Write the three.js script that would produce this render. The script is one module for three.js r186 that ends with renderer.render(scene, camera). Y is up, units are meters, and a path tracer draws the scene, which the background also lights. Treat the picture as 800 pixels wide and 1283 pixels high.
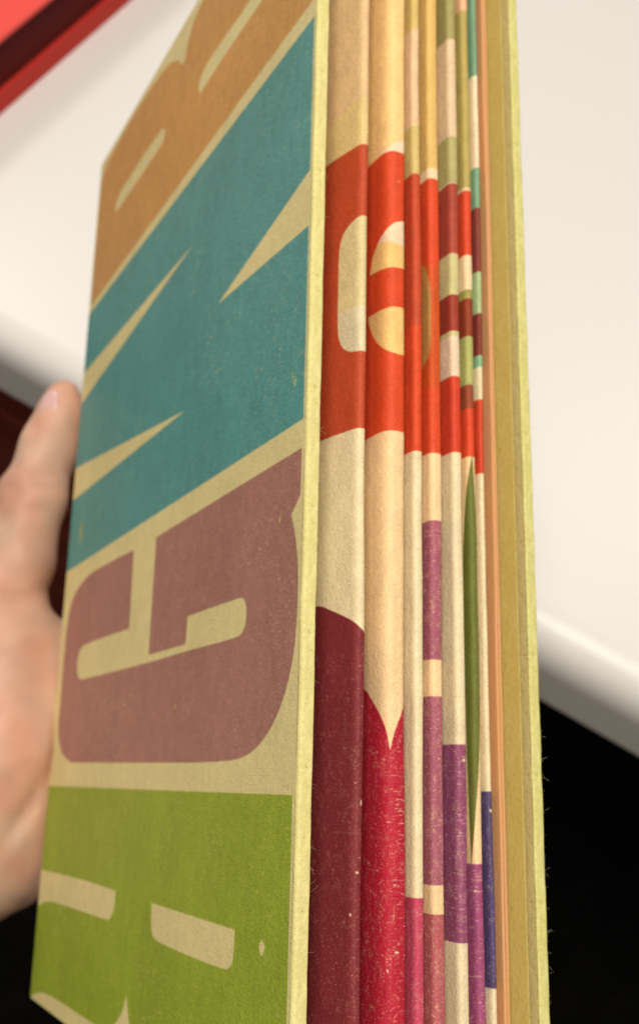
import * as THREE from 'three';
import { MarchingCubes } from 'three/addons/objects/MarchingCubes.js';
import { mergeGeometries, mergeVertices } from 'three/addons/utils/BufferGeometryUtils.js';

// ------------------------------------------------------------------ camera, light, exposure
const scene = new THREE.Scene();
const camera = new THREE.PerspectiveCamera(52.5657, 638 / 1024, 0.02, 30);
camera.position.set(0, 1.25, 0);
camera.rotation.set(-Math.PI / 3, 0, 0);
camera.focus = 0.174;
camera.userData.fStop = 22;
camera.updateMatrixWorld();
scene.add(camera);

const renderer = new THREE.WebGLRenderer({ antialias: true });
renderer.toneMapping = THREE.LinearToneMapping;
renderer.toneMappingExposure = 1;
renderer.shadowMap.enabled = true;
scene.background = new THREE.Color(0.25, 0.215, 0.175);

function ceilingLight(x, y, z, w, h, colour, power) {               // an area light under the ceiling
  const l = new THREE.RectAreaLight(colour, power, w, h);
  l.position.set(x, y, z); l.lookAt(x, 0, z); l.castShadow = true;
  scene.add(l);
}
ceilingLight(0.0, 2.5, -0.05, 0.6, 0.6, new THREE.Color(1, 0.92, 0.79), 20.5);
ceilingLight(-0.95, 2.4, -1.75, 0.5, 0.5, new THREE.Color(1, 0.94, 0.85), 16);
ceilingLight(0.75, 2.4, -1.3, 0.5, 0.5, new THREE.Color(1, 0.93, 0.84), 9);

// ------------------------------------------------------------------ helpers
let seed = 20240611;
function rnd() { seed = (seed + 0x6d2b79f5) | 0; let t = Math.imul(seed ^ (seed >>> 15), 1 | seed); t = (t + Math.imul(t ^ (t >>> 7), 61 | t)) ^ t; return ((t ^ (t >>> 14)) >>> 0) / 4294967296; }
const rr = (a, b) => a + (b - a) * rnd();
const MM = 0.001;

function hash(x, y, s) { let h = Math.imul(x, 374761393) + Math.imul(y, 668265263) + Math.imul(s, 974634541) | 0; h = Math.imul(h ^ (h >>> 13), 1274126177); return ((h ^ (h >>> 16)) >>> 0) / 4294967296; }
function noise(x, y, s, px = 0, py = 0) {                            // value noise; px, py = period (0: none)
  const x0 = Math.floor(x), y0 = Math.floor(y); let fx = x - x0, fy = y - y0;
  fx = fx * fx * (3 - 2 * fx); fy = fy * fy * (3 - 2 * fy);
  const w = (v, p) => (p ? ((v % p) + p) % p : v);
  const a = hash(w(x0, px), w(y0, py), s), b = hash(w(x0 + 1, px), w(y0, py), s), c = hash(w(x0, px), w(y0 + 1, py), s), d = hash(w(x0 + 1, px), w(y0 + 1, py), s);
  return a + (b - a) * fx + (c - a) * fy + (a - b - c + d) * fx * fy;
}
function makeCanvas(w, h) { const c = document.createElement('canvas'); c.width = w; c.height = h; return c; }
function asTexture(c, srgb = true) {
  const t = new THREE.CanvasTexture(c);
  if (srgb) t.colorSpace = THREE.SRGBColorSpace;
  t.wrapS = t.wrapT = THREE.RepeatWrapping; t.magFilter = THREE.LinearFilter;
  return t;
}
function heightTexture(n, f) {                                       // tileable grey relief
  const c = makeCanvas(n, n), g = c.getContext('2d'), im = g.createImageData(n, n);
  for (let y = 0; y < n; y++) for (let x = 0; x < n; x++) {
    const v = Math.max(0, Math.min(255, 255 * f(x / n, y / n))), k = 4 * (y * n + x);
    im.data[k] = im.data[k + 1] = im.data[k + 2] = v; im.data[k + 3] = 255;
  }
  g.putImageData(im, 0, 0);
  return asTexture(c, false);
}
const tooth = heightTexture(512, (u, v) => 0.4 * noise(u * 48, v * 48, 1, 48, 48) + 0.3 * noise(u * 110, v * 110, 2, 110, 110) + 0.3 * noise(u * 20, v * 16, 3, 20, 16));
const weave = heightTexture(1024, (u, v) => 0.34 * noise(u * 44, v * 90, 4, 44, 90) + 0.3 * (0.5 + 0.5 * Math.sin(v * 90 * 6.28318 + 2 * noise(u * 20, v * 30, 9, 20, 30))) * noise(u * 70, v * 40, 5, 70, 40) + 0.18 * noise(u * 160, v * 24, 10, 160, 24) + 0.18 * noise(u * 200, v * 200, 6, 200, 200));
const cloth = heightTexture(512, (u, v) => 0.6 * noise(u * 60, v * 60, 7, 60, 60) + 0.4 * noise(u * 130, v * 130, 8, 130, 130));
function tiled(t, rx, ry) { const c = t.clone(); c.repeat.set(rx, ry); c.needsUpdate = true; return c; }

function std(o) { return new THREE.MeshPhysicalMaterial({ roughness: 0.8, metalness: 0, specularIntensity: 0.5, ...o }); }
function add(name, geometry, material, parent) {
  const m = new THREE.Mesh(geometry, material); m.name = name; m.castShadow = m.receiveShadow = true; (parent || scene).add(m); return m;
}
function thing(name, label, category) { const o = new THREE.Group(); o.name = name; o.userData = { label, category }; scene.add(o); return o; }

// a prism: a closed profile of points [x, z, s] in mm extruded along y, with u from s and v from y; wobble(y, s) shifts the profile in mm
function prism(profile, y0, y1, ny, uv, wobble) {
  const pos = [], tex = [], idx = [], n = profile.length;
  for (let j = 0; j <= ny; j++) {
    const y = y0 + (y1 - y0) * j / ny;
    for (let i = 0; i <= n; i++) {
      const p = profile[i % n], s = i === n ? profile[n - 1][2] + 1 : p[2], w = wobble ? wobble(y, p[2], p) : [0, 0];
      pos.push((p[0] + w[0]) * MM, y * MM, (p[1] + w[1]) * MM); tex.push(...uv(s, y));
    }
  }
  for (let j = 0; j < ny; j++) for (let i = 0; i < n; i++) {
    const a = j * (n + 1) + i, b = a + n + 1;
    idx.push(a, b, a + 1, a + 1, b, b + 1);
  }
  const caps = THREE.ShapeUtils.triangulateShape(profile.map((p) => new THREE.Vector2(p[0], p[1])), []);
  for (const [j, flip] of [[0, 1], [ny, 0]]) {
    const base = pos.length / 3, row = j * (n + 1);
    for (let i = 0; i < n; i++) { pos.push(pos[3 * (row + i)], pos[3 * (row + i) + 1], pos[3 * (row + i) + 2]); tex.push(tex[2 * (row + i)], tex[2 * (row + i) + 1]); }
    for (const [a, b, c] of caps) flip ? idx.push(base + a, base + b, base + c) : idx.push(base + a, base + c, base + b);
  }
  const g = new THREE.BufferGeometry();
  g.setAttribute('position', new THREE.Float32BufferAttribute(pos, 3));
  g.setAttribute('uv', new THREE.Float32BufferAttribute(tex, 2));
  g.setIndex(idx);
  g.computeVertexNormals();
  // make sure that faces look outwards
  const v = new THREE.Vector3(), a = new THREE.Vector3(), b = new THREE.Vector3(), c = new THREE.Vector3(); let vol = 0;
  for (let i = 0; i < idx.length; i += 3) { a.fromArray(pos, 3 * idx[i]); b.fromArray(pos, 3 * idx[i + 1]); c.fromArray(pos, 3 * idx[i + 2]); vol += a.dot(v.crossVectors(b, c)); }
  if (vol < 0) { for (let i = 0; i < idx.length; i += 3) { const q = idx[i]; idx[i] = idx[i + 1]; idx[i + 1] = q; } g.setIndex(idx); g.computeVertexNormals(); }
  return g;
}
// rounds the corners of a polyline profile: points [x, z, r]; returns [x, z, s] with s = arc length along the sharp outline
function rounded(points, steps = 5) {
  const out = [], n = points.length, s = [0];
  const len = (a, b) => Math.hypot(b[0] - a[0], b[1] - a[1]);
  for (let i = 1; i < n; i++) s[i] = s[i - 1] + len(points[i - 1], points[i]);
  for (let i = 0; i < n; i++) {
    const p = points[i], a = points[(i + n - 1) % n], b = points[(i + 1) % n], r = p[2] || 0;
    if (!r) { out.push([p[0], p[1], s[i]]); continue; }
    const ra = Math.min(r, len(a, p) * 0.49), rb = Math.min(r, len(p, b) * 0.49);
    const A = [p[0] + (a[0] - p[0]) * ra / len(a, p), p[1] + (a[1] - p[1]) * ra / len(a, p)], B = [p[0] + (b[0] - p[0]) * rb / len(p, b), p[1] + (b[1] - p[1]) * rb / len(p, b)];
    for (let k = 0; k <= steps; k++) {
      const t = k / steps, u = 1 - t;
      out.push([u * u * A[0] + 2 * u * t * p[0] + t * t * B[0], u * u * A[1] + 2 * u * t * p[1] + t * t * B[1], s[i] - ra * u * u + rb * t * t]);
    }
  }
  return out;
}
function boardProfile(x0, x1, z0, z1, r) { return rounded([[x1, z1, r], [x0, z1, r], [x0, z0, r], [x1, z0, r]], 4); }

// draws a closed outline of points [a, b, corner?]: straight between corners, smooth elsewhere
function outline(g, pts, X, Y) {
  const n = pts.length, P = pts.map((p) => [X(p[0]), Y(p[1])]);
  g.beginPath(); g.moveTo(...P[0]);
  const tangent = (i) => (pts[i][2] ? null : [(P[(i + 1) % n][0] - P[(i + n - 1) % n][0]) / 6, (P[(i + 1) % n][1] - P[(i + n - 1) % n][1]) / 6]);
  for (let i = 0; i < n; i++) {
    const j = (i + 1) % n, a = P[i], b = P[j], L = Math.hypot(b[0] - a[0], b[1] - a[1]);
    let ta = tangent(i), tb = tangent(j);
    const clip = (t) => { const l = Math.hypot(...t), m = L * 0.4; return l > m ? [t[0] * m / l, t[1] * m / l] : t; };
    if (!ta && !tb) { g.lineTo(...b); continue; }
    ta = ta ? clip(ta) : [(b[0] - a[0]) / 3, (b[1] - a[1]) / 3]; tb = tb ? clip(tb) : [(b[0] - a[0]) / 3, (b[1] - a[1]) / 3];
    g.bezierCurveTo(a[0] + ta[0], a[1] + ta[1], b[0] - tb[0], b[1] - tb[1], b[0], b[1]);
  }
  g.closePath();
}
const rgb = (hex) => [parseInt(hex.slice(1, 3), 16), parseInt(hex.slice(3, 5), 16), parseInt(hex.slice(5, 7), 16)];

// ------------------------------------------------------------------ floor and table
{
  const c = makeCanvas(256, 256), g = c.getContext('2d'), im = g.createImageData(256, 256);
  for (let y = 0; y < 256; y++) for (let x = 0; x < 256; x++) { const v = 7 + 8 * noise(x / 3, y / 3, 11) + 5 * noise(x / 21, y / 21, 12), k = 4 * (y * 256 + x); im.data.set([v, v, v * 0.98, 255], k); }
  g.putImageData(im, 0, 0);
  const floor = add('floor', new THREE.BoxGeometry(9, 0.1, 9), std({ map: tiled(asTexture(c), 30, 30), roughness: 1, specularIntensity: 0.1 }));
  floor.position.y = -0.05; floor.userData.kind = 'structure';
}
const EDGE = new THREE.Vector3(0.841, 0, 0.541), INWARD = new THREE.Vector3(0.541, 0, -0.841);
function alongTable(o, px, py, pz) {                                 // local x = out of the table's front, z = along its edge (far left to near right)
  const m = new THREE.Matrix4().makeBasis(INWARD.clone().negate(), new THREE.Vector3(0, 1, 0), EDGE);
  m.setPosition(px, py, pz); m.decompose(o.position, o.quaternion, o.scale);
}
{
  const table = thing('table', 'white table with a thick rounded front edge behind the book', 'table');
  alongTable(table, 0, 0, -0.2895);
  const T = 750, prof = rounded([[-1100, T], [7, T, 26], [7, T - 66, 8], [-1100, T - 66]], 14);
  // extruded along z: swap axes of the prism
  const g = prism(prof, -1400, 1400, 1, (s, y) => [s / 1000, y / 1000]);
  const p = g.attributes.position, q = g.attributes.normal;
  for (let i = 0; i < p.count; i++) { const [x, y, z] = [p.getX(i), p.getY(i), p.getZ(i)]; p.setXYZ(i, x, z, y); const [a, b, c] = [q.getX(i), q.getY(i), q.getZ(i)]; q.setXYZ(i, a, c, b); }
  const ix = g.index.array; for (let i = 0; i < ix.length; i += 3) { const t = ix[i]; ix[i] = ix[i + 1]; ix[i + 1] = t; }
  g.computeVertexNormals();
  add('table_top', g, std({ color: new THREE.Color(0.79, 0.785, 0.79), roughness: 0.3, bumpMap: tiled(cloth, 14, 14), bumpScale: 0.00002 }), table);
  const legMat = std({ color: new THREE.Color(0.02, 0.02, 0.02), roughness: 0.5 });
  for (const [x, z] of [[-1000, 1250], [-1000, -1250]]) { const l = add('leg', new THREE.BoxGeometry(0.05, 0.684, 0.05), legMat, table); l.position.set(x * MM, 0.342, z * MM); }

  const cab = thing('wooden_panel', 'dark reddish brown wooden panel under the white table edge, left of the thumb', 'panel');
  alongTable(cab, 0, 0, -0.2895);
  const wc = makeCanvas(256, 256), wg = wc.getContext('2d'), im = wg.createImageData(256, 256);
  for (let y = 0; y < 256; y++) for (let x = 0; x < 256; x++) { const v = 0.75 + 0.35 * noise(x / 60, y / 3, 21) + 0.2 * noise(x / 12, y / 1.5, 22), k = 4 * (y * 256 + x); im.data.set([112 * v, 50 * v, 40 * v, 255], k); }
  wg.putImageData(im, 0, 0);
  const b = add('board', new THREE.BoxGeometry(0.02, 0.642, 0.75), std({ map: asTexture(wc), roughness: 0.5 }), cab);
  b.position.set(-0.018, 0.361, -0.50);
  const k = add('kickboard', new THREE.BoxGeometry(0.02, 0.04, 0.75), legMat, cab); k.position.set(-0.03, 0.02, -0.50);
}

// ------------------------------------------------------------------ red box on the table
{
  const box = thing('red_box', 'red box with dark recessed side lying on the white table, top left corner', 'box');
  const n = new THREE.Vector3(0.851, 0, 0.525), e = new THREE.Vector3(-0.525, 0, 0.851);
  const m = new THREE.Matrix4().makeBasis(n, new THREE.Vector3(0, 1, 0), e); m.setPosition(-0.228, 0.75, -0.616); m.decompose(box.position, box.quaternion, box.scale);
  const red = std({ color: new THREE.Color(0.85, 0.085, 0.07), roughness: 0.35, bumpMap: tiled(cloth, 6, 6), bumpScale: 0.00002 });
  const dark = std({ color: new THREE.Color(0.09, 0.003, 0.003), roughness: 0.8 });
  const block = (name, x0, x1, y0, y1, mat) => {
    const w = x1 - x0, h = y1 - y0, r = 1.2, sh = new THREE.Shape();
    sh.moveTo(x0 + r, y0 + r); sh.lineTo(x1 - r, y0 + r); sh.lineTo(x1 - r, y1 - r); sh.lineTo(x0 + r, y1 - r);
    const g = new THREE.ExtrudeGeometry(sh, { depth: 520, bevelEnabled: true, bevelThickness: r, bevelSize: r, bevelSegments: 3 });
    g.scale(MM, MM, MM); g.translate(0, 0, -0.42);
    return add(name, g, mat, box);
  };
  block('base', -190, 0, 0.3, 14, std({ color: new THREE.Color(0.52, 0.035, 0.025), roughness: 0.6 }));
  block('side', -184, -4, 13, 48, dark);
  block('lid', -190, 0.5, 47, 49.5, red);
}

// ------------------------------------------------------------------ the book
// local axes: x through its thickness (front cover at 0), y up its height, z out of the fore-edge (spine at -182)
const book = thing('book', 'hand-bound book with large printed letters on its cover and patterned folded pages', 'book');
{
  const m = new THREE.Matrix4().makeBasis(new THREE.Vector3(0.8807, -0.4619, -0.1044).normalize(), new THREE.Vector3(0.0212, 0.2586, -0.9657).normalize(), new THREE.Vector3(0.4731, 0.8484, 0.2376).normalize());
  m.setPosition(-0.005465, 1.043864, 0.012153); m.decompose(book.position, book.quaternion, book.scale);
}
const W = 181.75, H = 299.3, SPINE_X = 57.2;

// ---- the cover's print
const INK = { paper: '#dccf96', orange: '#ca9654', teal: '#569594', mauve: '#a6766c', green: '#92a534' };
function coverPrint() {
  const w = 1242, h = 2046, S = h / H, c = makeCanvas(w, h), g = c.getContext('2d');
  const X = (a) => (W - a) * S, Y = (y) => (H - y) * S;             // canvas left = spine, right = fore-edge
  g.fillStyle = INK.paper; g.fillRect(0, 0, w, h);
  const put = (col, pts) => { outline(g, pts, X, Y); g.fillStyle = col; g.fill(); };
  put(INK.orange, [[179.2, 237.9, 1], [1.6, 239.3, 1], [1.8, 276, 1], [6, 291], [20, 296], [60, 296.4], [76.9, 295.4], [83.2, 293.5], [87.3, 289.1], [90.4, 282.9, 1], [91.9, 283.2, 1], [96.9, 288.2], [106.4, 293], [130.9, 296.1], [157.4, 296], [172.5, 294.6], [179.6, 288.5], [180.4, 255.7]]);
  put(INK.paper, [[156.2, 264.4, 1], [155.9, 268.5], [152, 270.6], [143, 271.1], [123.9, 271], [107.6, 270.2, 1], [104.6, 266.8], [107.3, 264.2], [120.5, 263.9], [137.3, 264.2]]);
  put(INK.paper, [[74.2, 261.2, 1], [75.4, 265.4], [70.6, 268.3], [57.3, 268.3], [46.2, 267.6], [30, 267.5], [21.6, 266.8], [18, 262], [31.7, 261.4], [56.5, 261.7]]);
  put(INK.teal, [[184, 235.1, 1], [1.5, 234.2, 1], [1.5, 194.8, 1], [51.7, 184.2, 1], [1.5, 181.3, 1], [1.5, 137.6, 1], [184, 136.9, 1], [184, 162.9, 1], [71.1, 161.7, 1], [184, 175.2, 1], [184, 199.4, 1], [72.2, 211.4, 1], [184, 211.6, 1]]);
  put(INK.mauve, [[107.1, 130.6, 1], [128.9, 131.1], [152.6, 130.9], [165.8, 128], [172.8, 123.2], [175.3, 114.1], [175.6, 102.7], [175.6, 91.5], [174.6, 81.6], [168, 75], [156.5, 71.8, 1], [109.7, 71.2], [58.1, 70.6], [30.6, 70.8], [20.6, 72.3], [12.9, 76.1], [7.5, 81.3], [4, 87.5], [2.4, 93.7], [1.9, 101.6], [2.4, 108.4], [3.9, 114.2], [5.8, 118.4, 1], [1.9, 121.7, 1], [1.9, 131.5, 1], [88.1, 130.5, 1],
    [88.3, 98.6, 1], [61.4, 98.5, 1], [60.8, 105.2, 1], [34.3, 105.1], [28.5, 104.9], [26.5, 103.2], [26, 101], [26.7, 98.3], [29.8, 96.7], [61.2, 96.7], [89.2, 96.6], [150.8, 97.2], [156, 98.6], [158.2, 102.4], [156.8, 106.5], [152, 108], [131.8, 108.1], [106.4, 107.8, 1]]);
  put(INK.green, [[184, 64.6, 1], [1.9, 64.1, 1], [1.9, 24, 1], [8, 8], [24, 1.5], [60, 1], [78.6, 3.5], [85.3, 10.2], [88.5, 16.1, 1], [91.2, 11.7], [96.1, 8.2], [100.9, 6], [113.1, 5], [146.7, 4.6], [164, 4], [174.7, 2.4], [184, -1, 1]]);
  put(INK.paper, [[184, 38.2, 1], [135.9, 38.9], [102.7, 38.7, 1], [102.8, 35], [104.6, 32.3], [107.8, 31], [141.9, 30.5], [164.6, 30], [174.3, 29], [184, 26.3, 1]]);
  put(INK.paper, [[74.4, 38.4, 1], [25.5, 38.2, 1], [25.8, 33.1], [27.1, 31.2], [30, 30.4], [49.6, 30.2], [68.5, 30.6], [72.5, 31.4], [73.9, 33.5]]);
  put(INK.paper, [[13.1, 37.8], [11.6, 36.7], [12.9, 35.1], [14.1, 36.4]]);
  put('#a3a04a', [[167.5, 153], [165.8, 149], [166.6, 143.5], [168.2, 148]]);
  // rubbed spots and thin scratches in the ink
  for (let k = 0; k < 1300; k++) {
    const x = X(rr(0, W) * (rnd() < 0.6 ? 0.5 : 1)), y = Y(rr(0, H)), l = Math.pow(rnd(), 3) * 9 + 1;
    g.strokeStyle = `rgba(222,210,150,${rr(0.1, 0.5)})`; g.lineWidth = rr(0.6, 1.6);
    g.beginPath(); g.moveTo(x, y); g.lineTo(x + rr(-1.2, 1.2), y + l); g.stroke();
  }
  for (let k = 0; k < 46; k++) {                                    // denser wear near the fore-edge in the teal
    const x = X(rr(1, 16)), y = Y(rr(140, 180)); g.fillStyle = `rgba(205,200,120,${rr(0.2, 0.65)})`;
    g.beginPath(); g.ellipse(x, y, rr(0.6, 2), rr(0.8, 3.6), rr(-0.4, 0.4), 0, 7); g.fill();
  }
  for (let k = 0; k < 26; k++) { const t = rr(-1, 1); g.fillStyle = `rgba(208,200,100,${rr(0.25, 0.75)})`; g.beginPath(); g.ellipse(X(6.4 + t * 1.1 + rr(-0.4, 0.4)), Y(147.6 + t * 1.3 + rr(-0.8, 0.8)), rr(0.8, 3), rr(0.6, 2), 0.8, 0, 7); g.fill(); }
  for (const [a, b] of [[11, 118.6], [66, 84]]) { g.fillStyle = 'rgba(214,200,120,0.85)'; g.beginPath(); g.ellipse(X(a), Y(b), 2, 6, 0.1, 0, 7); g.fill(); }
  // ink laid unevenly over the paper's grain
  const im = g.getImageData(0, 0, w, h), d = im.data, pap = rgb(INK.paper);
  for (let y = 0; y < h; y++) for (let x = 0; x < w; x++) {
    const k = 4 * (y * w + x), ink = Math.abs(d[k] - pap[0]) + Math.abs(d[k + 1] - pap[1]) + Math.abs(d[k + 2] - pap[2]) > 30;
    const row = Math.sin(y / 3.1 * 6.2832 + 3 * noise(x / 60, y / 40, 37)) * (noise(x / 9, y / 3.1, 38) - 0.25), dash = Math.max(0, noise(x / 7, y / 2.6, 39) - 0.78) * Math.max(0, noise(x / 70, y / 90, 40) - 0.25), big = noise(x / 90, y / 130, 31) - 0.5, mid = noise(x / 14, y / 26, 32) - 0.5, fine = noise(x / 3.4, y / 1.7, 33) - 0.5, grain = hash(x, y, 34) - 0.5;
    if (ink) {
      const thin = Math.max(0, noise(x / 5, y / 2.2, 35) - 0.72) * 0.5 + Math.max(0, noise(x / 2.5, y / 9, 36) - 0.8) * 0.5 + dash * 4.5, f = 1 + 0.09 * row + 0.05 * big + 0.06 * mid + 0.13 * fine + 0.05 * grain;
      for (let q = 0; q < 3; q++) d[k + q] = Math.min(255, d[k + q] * f * (1 - thin) + pap[q] * thin);
    } else { const f = 1 + 0.05 * row + 0.04 * big + 0.04 * mid + 0.08 * fine + 0.03 * grain; for (let q = 0; q < 3; q++) d[k + q] = Math.min(255, d[k + q] * f); }
  }
  g.putImageData(im, 0, 0);
  return asTexture(c);
}
const clothMat = (color) => std({ color, roughness: 0.95, specularIntensity: 0.2, bumpMap: tiled(cloth, 1, 1), bumpScale: 0.00016 });
function clothColour(a, b) {                                          // mottled yellow-green book cloth
  const n = 512, c = makeCanvas(n, n), g = c.getContext('2d'), im = g.createImageData(n, n), A = rgb(a), B = rgb(b);
  for (let y = 0; y < n; y++) for (let x = 0; x < n; x++) {
    const t = Math.min(1, Math.max(0, 0.5 * noise(x / 16, y / 16, 41, 32, 32) + 0.3 * noise(x / 4, y / 4, 42, 128, 128) + 0.35 * noise(x / 64, y / 64, 43, 8, 8) - 0.1)), k = 4 * (y * n + x);
    const speck = Math.max(0, noise(x / 5, y / 7, 44, 0, 0) * noise(x / 30, y / 30, 45) - 0.62) * 1.6;
    for (let q = 0; q < 3; q++) im.data[k + q] = (A[q] + (B[q] - A[q]) * t) * (1 - speck * (q + 1) * 0.4); im.data[k + 3] = 255;
  }
  g.putImageData(im, 0, 0);
  return asTexture(c);
}
const coverCloth = std({ map: clothColour('#cdc382', '#e8e0a0'), roughness: 0.95, specularIntensity: 0.2, bumpMap: cloth, bumpScale: 0.00009 });
const clothUV = (s, y) => [s / 25, y / 25];
const edgeWobble = (k) => (y, s, p) => { const r = (noise(y / 7, k, 51) - 0.5) * 0.12 + (noise(y / 1.7, k, 52) - 0.5) * 0.06; return [r * 0.6, p[1] > -2 ? r : 0]; };

const front = add('front_cover', prism(rounded([[3.15, 0, 0.4], [0.22, 0, 1.0], [0.22, -W + 0.4, 0.5], [3.15, -W + 0.4, 0.5]], 5), 0, H, 420, clothUV, edgeWobble(1)), coverCloth, book);
add('printed_paper', prism([[0.2, -W + 0.2, 0], [0.2, -1.0, 181], [0.18, -0.98, 181.2], [0.14, -1.06, 181.4], [0.14, -W + 0.2, 362]], 0.4, H - 0.4, 2, (s, y) => [s <= 181.3 ? 0.5 : (362 - Math.min(s, 362)) / 180.6 * (W - 0.8) / W, y / H]),
  std({ map: coverPrint(), roughness: 0.5, specularIntensity: 0.5, bumpMap: tiled(weave, 4.5, 7.5), bumpScale: 0.00013 }), front);

const back = add('back_cover', prism(boardProfile(54.75, 57.3, -W + 0.4, 0, 0.5), 0, H, 420, clothUV, edgeWobble(2)), std({ map: clothColour('#c2bd74', '#e0dc9a'), roughness: 0.95, specularIntensity: 0.2, bumpMap: cloth, bumpScale: 0.00009 }), book);
{
  const lining = std({ map: clothColour('#d6c26c', '#e6d684'), roughness: 0.75, bumpMap: tiled(tooth, 2, 2), bumpScale: 0.0001 });
  add('lining_paper', prism([[54.74, -W + 3, 0], [54.56, -W + 3, 0.3], [54.56, -3.4, 179], [54.64, -3.2, 179.3], [54.74, -3.2, 180]], 1, H - 1, 1, clothUV), lining, back);
  add('cloth_turn_in', prism([[54.74, -3.1, 0], [54.64, -3.1, 0.2], [54.66, -0.6, 2], [54.74, -0.5, 2.2]], 0.5, H - 0.5, 1, clothUV), std({ map: clothColour('#c2b576', '#d2c58a'), roughness: 0.9, bumpMap: cloth, bumpScale: 0.00012 }), back);
  const spine = add('spine', prism(boardProfile(3.2, 54.5, -W + 0.2, -W + 2.4, 0.3), 0.2, H - 0.2, 8, clothUV), coverCloth, book);
}

// ---- loose fibres of the cut cloth
function fibres(count, place) {
  const parts = [];
  for (let k = 0; k < count; k++) {
    const { at, dir, len } = place(k), pts = [], v = new THREE.Vector3(...at), d = new THREE.Vector3(...dir).normalize(), curl = new THREE.Vector3(rr(-1, 1), rr(-1, 1), rr(-1, 1)).multiplyScalar(rr(0.1, 0.6));
    for (let q = 0; q < 6; q++) { pts.push(v.clone().multiplyScalar(MM)); v.addScaledVector(d, len / 5); d.addScaledVector(curl, 0.5).normalize(); }
    parts.push(new THREE.TubeGeometry(new THREE.CatmullRomCurve3(pts), 10, rr(0.011, 0.02) * MM, 4));
  }
  return mergeGeometries(parts);
}
const fibreMat = std({ color: new THREE.Color(0.42, 0.38, 0.24), roughness: 1 });
add('frayed_fibres', fibres(120, (k) => { const y = k < 85 ? rr(15, 108) : rr(100, 240); return { at: [57.1, y, rr(-0.6, -0.1)], dir: [rr(0.3, 1), rr(-0.7, 0.9), rr(-0.3, 0.5)], len: Math.pow(rnd(), 2.5) * 2 + 0.35 }; }), fibreMat, back).userData.kind = 'stuff';
add('frayed_fibres', fibres(60, () => ({ at: [2.9, rr(20, 240), rr(-0.5, 0)], dir: [rr(0.2, 1), rr(-0.8, 0.8), rr(-0.2, 0.4)], len: Math.pow(rnd(), 2) * 2 + 0.4 })), fibreMat, front).userData.kind = 'stuff';

// ---- folded pages: [fold's right side x, width of the fold], and the print on each, in mm from the fold's right side and up the page
const PAPER = { cool: '#e2d2ac', warm: '#eccb9c' };
const FOLDS = [[14.9, 1.9], [24.7, 5.0], [28.7, 2.1], [33.8, 2.8], [39.0, 2.3], [43.0, 2.0], [45.45, 1.3]];
const PS = 8, PW = 40, PY0 = 12, PY1 = 262;                            // canvas pixels per mm, its width and range of heights in mm
function pagePrint(k, base, draw, wear) {
  const w = PW * PS, h = (PY1 - PY0) * PS, c = makeCanvas(w, h), g = c.getContext('2d');
  const X = (s) => (s + 4) * PS, Y = (y) => (PY1 - y) * PS;
  g.fillStyle = base; g.fillRect(0, 0, w, h);
  const band = (col, y0, y1, slope = 0, bow = 0) => {                // a printed band across the page from y0 up to y1; slope and bow in mm
    g.fillStyle = col; g.beginPath(); g.moveTo(X(-4), Y(y0)); g.quadraticCurveTo(X(4), Y(y0 + bow), X(36), Y(y0 + slope)); g.lineTo(X(36), Y(y1 + slope)); g.quadraticCurveTo(X(4), Y(y1 + bow), X(-4), Y(y1)); g.closePath(); g.fill();
  };
  const put = (col, pts) => { outline(g, pts, X, Y); g.fillStyle = col; g.fill(); };
  draw({ band, put, g, X, Y });
  const ref = g.getImageData(0, 0, w, h), d = ref.data, pap = rgb(base);
  for (let y = 0; y < h; y++) for (let x = 0; x < w; x++) {
    const q = 4 * (y * w + x), diff = Math.abs(d[q] - pap[0]) + Math.abs(d[q + 1] - pap[1]) + Math.abs(d[q + 2] - pap[2]), yy = PY1 - y / PS;
    const mid = noise(x / 18, y / 30, 60 + k) - 0.5, fine = noise(x / 2.6, y / 3.4, 80 + k) - 0.5, grain = hash(x, y, 90 + k) - 0.5;
    const amount = diff > 60 ? wear(yy) : 0, spot = Math.max(0, noise(x / 3, y / 1.25, 100 + k) - 0.74) * 2.6 + Math.max(0, noise(x / 7, y / 12, 120 + k) * noise(x / 1.5, y / 1.05, 140 + k) - 0.4) * 1.5, t = Math.min(0.85, amount * spot);
    const f = 1 + 0.06 * mid + 0.08 * fine + 0.06 * grain;
    for (let j = 0; j < 3; j++) d[q + j] = Math.min(255, (d[q + j] * (1 - t) + (pap[j] * 0.93) * t) * f);
  }
  g.putImageData(ref, 0, 0);
  // scuffs: short pale dashes across the printed fold, a few larger chips
  const light = (s, y, l, a) => { g.strokeStyle = `rgba(236,216,178,${a})`; g.lineWidth = rr(0.5, 1.3); g.beginPath(); g.moveTo(X(s), Y(y)); g.lineTo(X(s + l), Y(y + rr(-0.1, 0.1))); g.stroke(); };
  const chip = (s, y, a, b) => { g.fillStyle = 'rgba(232,214,176,0.9)'; g.beginPath(); for (let q = 0; q < 9; q++) { const t = q / 9 * 6.283, r = rr(0.6, 1.1); g.lineTo(X(s + a * r * Math.cos(t)), Y(y + b * r * Math.sin(t))); } g.closePath(); g.fill(); };
  return { texture: c, light, chip };
}
const wearFrom = (y1, low, high = 0.05) => (y) => (y < y1 ? low : high);
const RED_B = '#b84a2c', PURPLE = '#904a6c';
const LOOP = [[-2, 187.8, 1], [1.5, 187.6], [4.4, 187], [7.3, 185.2], [8.7, 181.6], [8.9, 168.7], [8.7, 162], [7.8, 158.6], [5.7, 156.4], [2.9, 155.5], [-2, 155.4, 1]];
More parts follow.
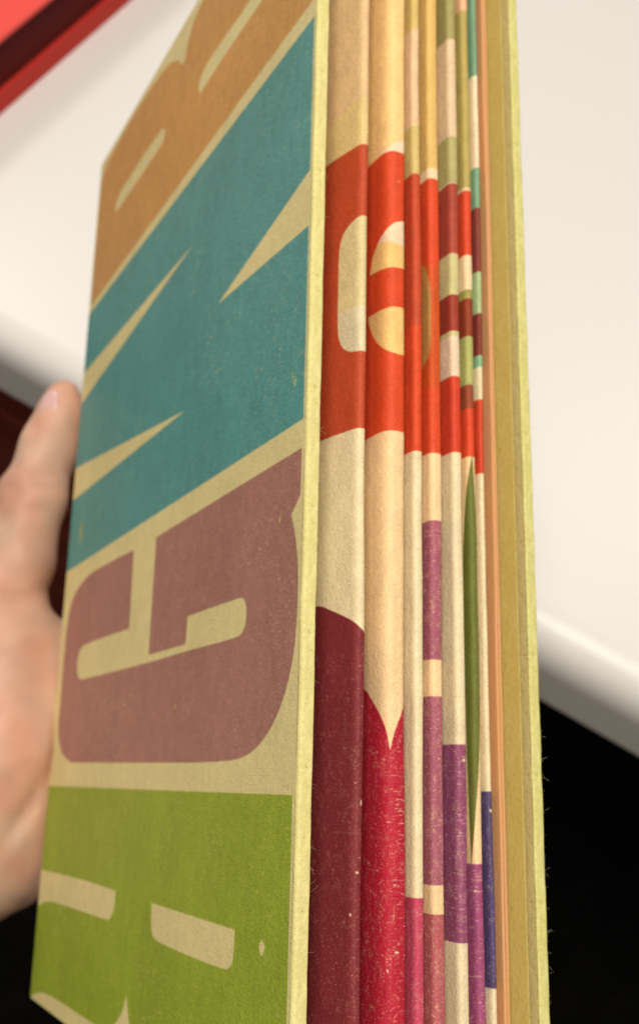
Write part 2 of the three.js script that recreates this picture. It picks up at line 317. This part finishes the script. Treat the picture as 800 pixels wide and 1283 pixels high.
const prints = [
  pagePrint(0, PAPER.cool, ({ band, put, g, X, Y }) => {
    band('#d9b98c', 218, 262, -14); band('#d9bf85', 205, 219, -14);
    band(RED_B, 138, 205.6); put('#d8c795', LOOP); g.save(); outline(g, LOOP, X, Y); g.clip(); g.fillStyle = '#d9ccab'; g.fillRect(X(-4), Y(166), 400, 200); g.restore();
    put('#7b2c32', [[-4, 93, 1], [0.1, 95.5], [3.4, 97.8], [9.3, 100.4], [13.5, 101.8], [36, 104, 1], [36, 10, 1], [-4, 10, 1]]);
  }, wearFrom(92, 0.5, 0.05)),
  pagePrint(1, PAPER.warm, ({ band, put, g, X, Y }) => {
    band('#eec98a', 204, 262); put('#f0d3b4', [[-4, 205, 1], [13.5, 206, 1], [5.4, 207.6], [0.6, 210.2], [-4, 211.5, 1]]);
    band('#d44a26', 139, 206.6);
    const A = [[-2, 189.2, 1], [0.4, 189.2], [2.3, 188.6], [5.4, 186.8], [9, 184.4], [11.4, 181.4], [12.4, 177.9, 1], [6.6, 177.2], [2.9, 177.2], [-2, 177.6, 1]];
    put('#eac27c', A); g.save(); outline(g, A, X, Y); g.clip(); g.fillStyle = '#ecd0b0'; g.beginPath(); g.moveTo(X(-4), Y(181.8)); g.lineTo(X(12), Y(185)); g.lineTo(X(12), Y(195)); g.lineTo(X(-4), Y(195)); g.fill(); g.restore();
    put('#eac27c', [[13, 167.8, 1], [6.5, 167.4], [2.9, 167.7], [-2, 168, 1], [-2, 156.9, 1], [2.8, 156.7], [6.4, 158], [9.8, 161], [12.2, 165]]);
    put('#b02034', [[36, 92, 1], [12.8, 85], [10.2, 83], [7.1, 79.9], [5, 76.7], [3.9, 72.9, 1], [2.6, 76.8], [1.3, 79.6], [0.2, 81.4], [-4, 86, 1], [-4, 10, 1], [36, 10, 1]]);
  }, wearFrom(84, 1.0, 0.04)),
  pagePrint(2, PAPER.cool, ({ band }) => {
    band('#cfb56e', 241.5, 262); band('#dfbf98', 216, 242.5, 0, -1); band('#cdb674', 202.4, 215.8, 0, -1); band('#c04a2c', 164.6, 202.6); band('#d24a26', 135.5, 164.6); band('#bd4560', 10, 45.6);
  }, wearFrom(44, 0.75, 0.05)),
  pagePrint(3, PAPER.warm, ({ band, put }) => {
    band('#d9b46c', 205.5, 262); band('#ecd0a8', 202.8, 205.6, 0, -0.6); band('#d44a26', 180.4, 202.8); band('#c8501f', 151, 180.4); band('#d44a26', 135.8, 151);
    put('#b98648', [[7, 183, 1], [5.4, 181.4], [4.1, 179], [2.9, 174.8], [2.8, 167], [3, 161.3], [3.8, 158.3], [5.4, 156.8], [7, 155.5, 1]]);
    band('#a0586a', 91.4, 120.8); band('#a0586a', 47.8, 84); band('#b05a60', 10, 42.5);
  }, wearFrom(122, 1.3, 0.05)),
  pagePrint(4, PAPER.cool, ({ band }) => {
    band('#a39a62', 243, 262); band('#dfc39e', 216, 243.3); band('#b0a86e', 203.6, 216); band('#a84838', 185.4, 203.6, 0, -0.5); band('#c9bf88', 174.8, 185.4, 0, -0.5); band('#9a3c2c', 165.4, 174.8); band('#e2cbb0', 154.8, 165.5, 0, -0.3); band('#c9bf88', 164.6, 165.8); band('#cc4228', 137, 154.8);
    band(PURPLE, 37.1, 74.7);
  }, wearFrom(76, 1.0, 0.05)),
  pagePrint(5, PAPER.warm, ({ band, put }) => {
    band('#e6b58c', 253.5, 262); band('#b3a25c', 203.5, 253.5); band('#e9c9a0', 202.7, 203.6); band('#d44a2a', 185.8, 202.8); band('#ecd2a8', 176.5, 185.8); band('#a39a55', 174.8, 177.3, 0, -0.6); band('#8f3c22', 165.4, 174.8); band('#aeb068', 153.7, 165.4); band('#96492e', 148, 153.7); band('#d84a28', 136.7, 148);
    put('#6a7030', [[1, 137.2, 1], [0.2, 122.7], [-0.4, 105.2], [-0.4, 88.3], [0.1, 80.8], [0.8, 70.5], [1.8, 61.1], [3.3, 51.2, 1], [4, 64.2], [4.6, 80], [5, 103.6], [4.6, 117.5], [3.2, 128.1]]);
    band('#9a4a74', 10, 51.6);
  }, wearFrom(53, 0.8, 0.05)),
  pagePrint(6, PAPER.cool, ({ band }) => {
    band('#7a9f80', 235.7, 262); band('#ecd6b4', 210, 235.7); band('#7fa584', 199.2, 210); band('#843e34', 182.5, 199.2); band('#a9bd8a', 171.9, 182.5); band('#80382e', 161.4, 171.9); band('#86b088', 158.6, 161.4); band('#cc472a', 133.3, 150.7); band('#54446c', 28.6, 65.6);
  }, wearFrom(67, 0.6, 0.05)),
];
for (let k = 0; k < 210; k++) prints[1].light(rnd() < 0.6 ? rr(-0.5, 3) : rr(0, 11), rr(14, 82), rr(0.15, 1.3), rr(0.25, 0.9));
for (let k = 0; k < 110; k++) prints[0].light(rnd() < 0.5 ? rr(0, 2.4) : rr(0, 13), rr(14, 94), rr(0.1, 0.6), rr(0.15, 0.6));
for (let k = 0; k < 80; k++) prints[4].light(rr(-0.2, 4), rr(38, 74), rr(0.2, 1.5), rr(0.2, 0.7));
for (let k = 0; k < 70; k++) prints[5].light(rr(-0.2, 3.5), rr(14, 51), rr(0.2, 1.5), rr(0.2, 0.7));
for (let k = 0; k < 22; k++) prints[6].light(rr(-0.2, 2.2), rr(29, 65), rr(0.15, 0.7), rr(0.3, 0.8));
for (let k = 0; k < 30; k++) prints[2].light(rr(-0.2, 3.2), rr(14, 45), rr(0.15, 0.8), rr(0.15, 0.5));
prints[0].light(0.1, 57.4, 8, 0.35); prints[0].chip(1.1, 50.4, 0.5, 0.3); prints[0].chip(0.4, 63, 0.25, 0.6); prints[0].chip(2.6, 43, 0.4, 0.3);
prints[1].chip(2.4, 36.2, 0.7, 0.25); prints[1].chip(4.6, 33, 0.35, 0.4); prints[1].chip(2.0, 199, 0.25, 0.2);
prints[3].light(0.1, 118.6, 5, 0.5); prints[3].light(0.1, 117.5, 5, 0.3);
prints[4].chip(0.7, 71.6, 0.55, 0.4); prints[4].light(0.1, 69.4, 3, 0.6);
prints[5].chip(2.3, 46.5, 0.5, 0.3); prints[5].light(-0.3, 46.5, 5, 0.6); prints[5].light(-0.3, 48.5, 4, 0.35);
prints[6].chip(0.5, 61.8, 0.55, 0.4);
FOLDS.forEach(([x, w], i) => {
  const prof = rounded([[x, -1.5, 0.8 + (i === 1 ? 0.7 : 0)], [x - w, -1.5, i === 1 ? 4.5 : i === 0 ? 1.8 : 1.5], i === 0 ? [9.6, -15, 9] : [x - w - 0.1, -18, 4], [i === 0 ? 8.5 : x - w - 0.6, -178, 0], [x - 0.6, -178, 0], [x - 0.15, -30, 0]], 7);
  const n = prof.length; for (let q = n - 1; prof[q][2] > 190; q--) prof[q][2] = -3.5;   // hidden right-hand leaf takes the paper beside the fold
  for (const p of prof) if (p[2] > 33) p[2] = 33;
  const wob = (y, s) => { const f = Math.max(0, 1 - Math.abs(s) / 14); return [((noise(y / 45, i, 71) - 0.5) * 0.5 + (noise(y / 12, i, 72) - 0.5) * 0.14) * f, ((noise(y / 30, i, 73) - 0.5) * 0.3 + (noise(y / 6, i, 74) - 0.5) * 0.06) * f]; };
  const geo = prism(prof, 2.5, H - 2.5, 160, (s, y) => [(s + 4) / PW, (y - PY0) / (PY1 - PY0)], wob);
  add('folded_page', geo, std({ map: asTexture(prints[i].texture), roughness: 0.55, specularIntensity: 0.5, bumpMap: tiled(tooth, 2, 12.5), bumpScale: 0.00015 }), book).userData.label = ['grey cream page next to the front cover with red block and maroon foot', 'wide peach page with red loops and crimson foot', 'narrow cream page with red block and pink foot', 'peach page with red block and mauve bands', 'cream page with red, green and purple bands', 'peach page with a dark green leaf', 'narrow cream page with green, red and indigo bands'][i];
});
// two thin orange endpapers before the back cover
for (const [k, x] of [[0, 47.0], [1, 47.85]]) {
  const prof = rounded([[x + 0.7, -1.2 - k * 0.3, 0.3], [x, -1.2 - k * 0.3, 0.3], [x - 0.1, -178, 0], [x + 0.6, -178, 0]], 4);
  add('endpaper', prism(prof, 2.5, H - 2.5, 160, (s, y) => [s / 20, y / 20], (y, s) => [(noise(y / 40, k, 75) - 0.5) * 0.3 * (s < 5 ? 1 : 0), (noise(y / 9, k, 76) - 0.5) * 0.14 * (s < 5 ? 1 : 0)]),
    std({ color: new THREE.Color(0.66, 0.34, 0.15), roughness: 0.8, bumpMap: tiled(tooth, 1, 1), bumpScale: 0.0001 }), book);
}

// ------------------------------------------------------------------ the hand that holds the book by its spine
const person = thing('person', 'bare left hand holding the book by its spine with the thumb raised', 'person');
person.position.copy(book.position); person.quaternion.copy(book.quaternion);
{
  const cx = 25, cy = 95, cz = -190, half = 165, N = 128;
  // chains of joints [x, y, z, radius] in the book's axes (mm)
  const palm = [
    [[-120, 8, -222, 28], [-45, 40, -214, 26]], [[-45, 40, -214, 26], [20, 82, -204, 16]], [[-45, 45, -214, 25], [20, 108, -203, 15]], [[-12, 45, -209, 22], [40, 62, -200, 13]],
    [[20, 105, -203, 15], [46, 128, -199, 11]], [[20, 100, -202, 14], [48, 106, -198, 11]], [[20, 80, -202, 14], [47, 84, -197, 11]], [[20, 66, -202, 14], [44, 62, -196, 10]],
    [[-14, 46, -205.5, 22], [-13, 80, -204.5, 22]], [[-13, 80, -204.5, 22], [-16, 108, -203, 20]], [[-60, 70, -214, 24], [-24, 116, -205, 18]],
  ];
  const thumb = [[[-20, 116, -204, 17], [-15, 145, -199, 12.8]], [[-15, 145, -199, 12.8], [-11.5, 166, -195, 11.2]], [[-11.5, 166, -195, 11.2], [-7.6, 184, -192.8, 9.1]], [[-7.6, 184, -192.8, 9.1], [-5, 197, -191, 7.4]], [[-5, 197, -191, 7.4], [-4.6, 205, -190.2, 6.2]]];
  const finger = (y, r, l) => [[[46, y, -198, r + 2], [63, y + 2, -194, r + 1]], [[63, y + 2, -194, r + 1], [66.5, y + 4, -182 + l * 0.35, r]], [[66.5, y + 4, -182 + l * 0.35, r], [66, y + 6, -182 + l, r - 1.2]]];
  const chains = [[thumb, 7], [finger(127, 8.2, 60), 4], [finger(106, 8.5, 68), 4], [finger(84, 8.1, 62), 4], [finger(63, 7.2, 46), 4]];
  const capsule = (x, y, z, [a, b]) => {
    const ux = b[0] - a[0], uy = b[1] - a[1], uz = b[2] - a[2]; let t = ((x - a[0]) * ux + (y - a[1]) * uy + (z - a[2]) * uz) / (ux * ux + uy * uy + uz * uz);
    t = t < 0 ? 0 : t > 1 ? 1 : t; const dx = x - a[0] - t * ux, dy = y - a[1] - t * uy, dz = z - a[2] - t * uz;
    return Math.sqrt(dx * dx + dy * dy + dz * dz) - a[3] - t * (b[3] - a[3]);
  };
  const smin = (a, b, k) => { const h = Math.max(k - Math.abs(a - b), 0) / k; return Math.min(a, b) - h * h * k / 4; };
  const mc = new MarchingCubes(N, new THREE.MeshStandardMaterial(), false, false, 400000);
  mc.isolation = 0;
  for (let k = 0; k < N; k++) for (let j = 0; j < N; j++) for (let i = 0; i < N; i++) {
    const x = cx + half * (i - N / 2) / (N / 2), y = cy + half * (j - N / 2) / (N / 2), z = cz + half * (k - N / 2) / (N / 2);
    let d = 1e3;
    if (z < -95 && z > -270) {
      for (const c of palm) d = smin(d, capsule(x, y, z, c), 16);
      let f = 1e3;
      for (const [ch, kk] of chains) { let e = 1e3; for (const c of ch) e = smin(e, capsule(x, y, z, c), kk); f = Math.min(f, e); }
      d = smin(d, f, 9);
      // the soft pads flatten where they press on the spine
      if (x > -0.5 && x < 57.5) d = smin(-smin(-d, -(z + W + 0.15), 3), 1e3, 1);
    }
    if (d < 6 && d > -6 && x < 0) {                                      // creases and skin relief
      const t = (y - 50) * 0.447 - (x + 10) * 0.894, l = (y - 50) * 0.894 + (x + 10) * 0.447;
      d += 1.5 * Math.exp(-((t / 2.2) ** 2)) * Math.max(0, 1 - ((l - 8) / 26) ** 2) + 0.9 * Math.exp(-(((y - 169 - 0.25 * x) / 1.6) ** 2)) + 0.7 * Math.exp(-(((y - 174 - 0.3 * x) / 1.4) ** 2)) + 0.5 * Math.exp(-(((y - 134 - 0.5 * x) / 2.2) ** 2));
      d += (noise(x / 7 + z / 9, y / 7, 203) - 0.5) * 1.2 + (noise(x / 15 + z / 20, y / 18, 205) - 0.5) * 2;
    }
    mc.field[i + j * N + k * N * N] = -d;
  }
  mc.update();
  const count = mc.count, pos = new Float32Array(3 * count), nor = mc.normalArray.slice(0, 3 * count), col = new Float32Array(3 * count);
  for (let i = 0; i < count; i++) {
    const x = cx + half * mc.positionArray[3 * i], y = cy + half * mc.positionArray[3 * i + 1], z = cz + half * mc.positionArray[3 * i + 2];
    pos[3 * i] = x * MM; pos[3 * i + 1] = y * MM; pos[3 * i + 2] = z * MM;
    const b = noise(x / 14 + z / 22, y / 14, 201) - 0.5, s = noise(x / 4 + z / 6, y / 4, 202) - 0.5;
    const rosy = Math.exp(-(((y - 168) / 10) ** 2)) * 0.5 + Math.exp(-(((y - 203) / 10) ** 2)) * 0.3 + Math.exp(-(((y - 60) / 9) ** 2)) * 0.25;
    const v = 1 + 0.3 * b + 0.16 * s;
    col[3 * i] = 0.58 * v; col[3 * i + 1] = (0.345 - 0.05 * rosy + 0.09 * (noise(x / 9 + z / 12, y / 10, 204) - 0.5)) * v; col[3 * i + 2] = (0.255 - 0.03 * rosy + 0.08 * (noise(x / 9 + z / 12, y / 10, 204) - 0.5)) * v;
  }
  const g = new THREE.BufferGeometry();
  g.setAttribute('position', new THREE.BufferAttribute(pos, 3)); g.setAttribute('normal', new THREE.BufferAttribute(nor, 3)); g.setAttribute('color', new THREE.BufferAttribute(col, 3));
  const body = mergeVertices(g, 1e-6);
  add('hand', body, std({ vertexColors: true, roughness: 0.5, specularIntensity: 0.5 }), person);
  // thumbnail: a thin curved plate on the thumb's outer side
  const ng = new THREE.SphereGeometry(1, 24, 16); ng.scale(4.2, 6.4, 1.2);
  const nail = add('nail', ng, std({ color: new THREE.Color(0.66, 0.42, 0.42), roughness: 0.22, clearcoat: 0.3 }), person);
  ng.scale(MM, MM, MM);
  const out = new THREE.Vector3(-0.76, 0.06, 0.62).normalize(), up = new THREE.Vector3(0.14, 0.97, 0.1); const side = up.clone().cross(out).normalize(); up.copy(out).cross(side);
  const m = new THREE.Matrix4().makeBasis(side, up, out); m.setPosition(-10.3 * MM, 198.4 * MM, -186.6 * MM); m.decompose(nail.position, nail.quaternion, nail.scale);
}

renderer.render(scene, camera);
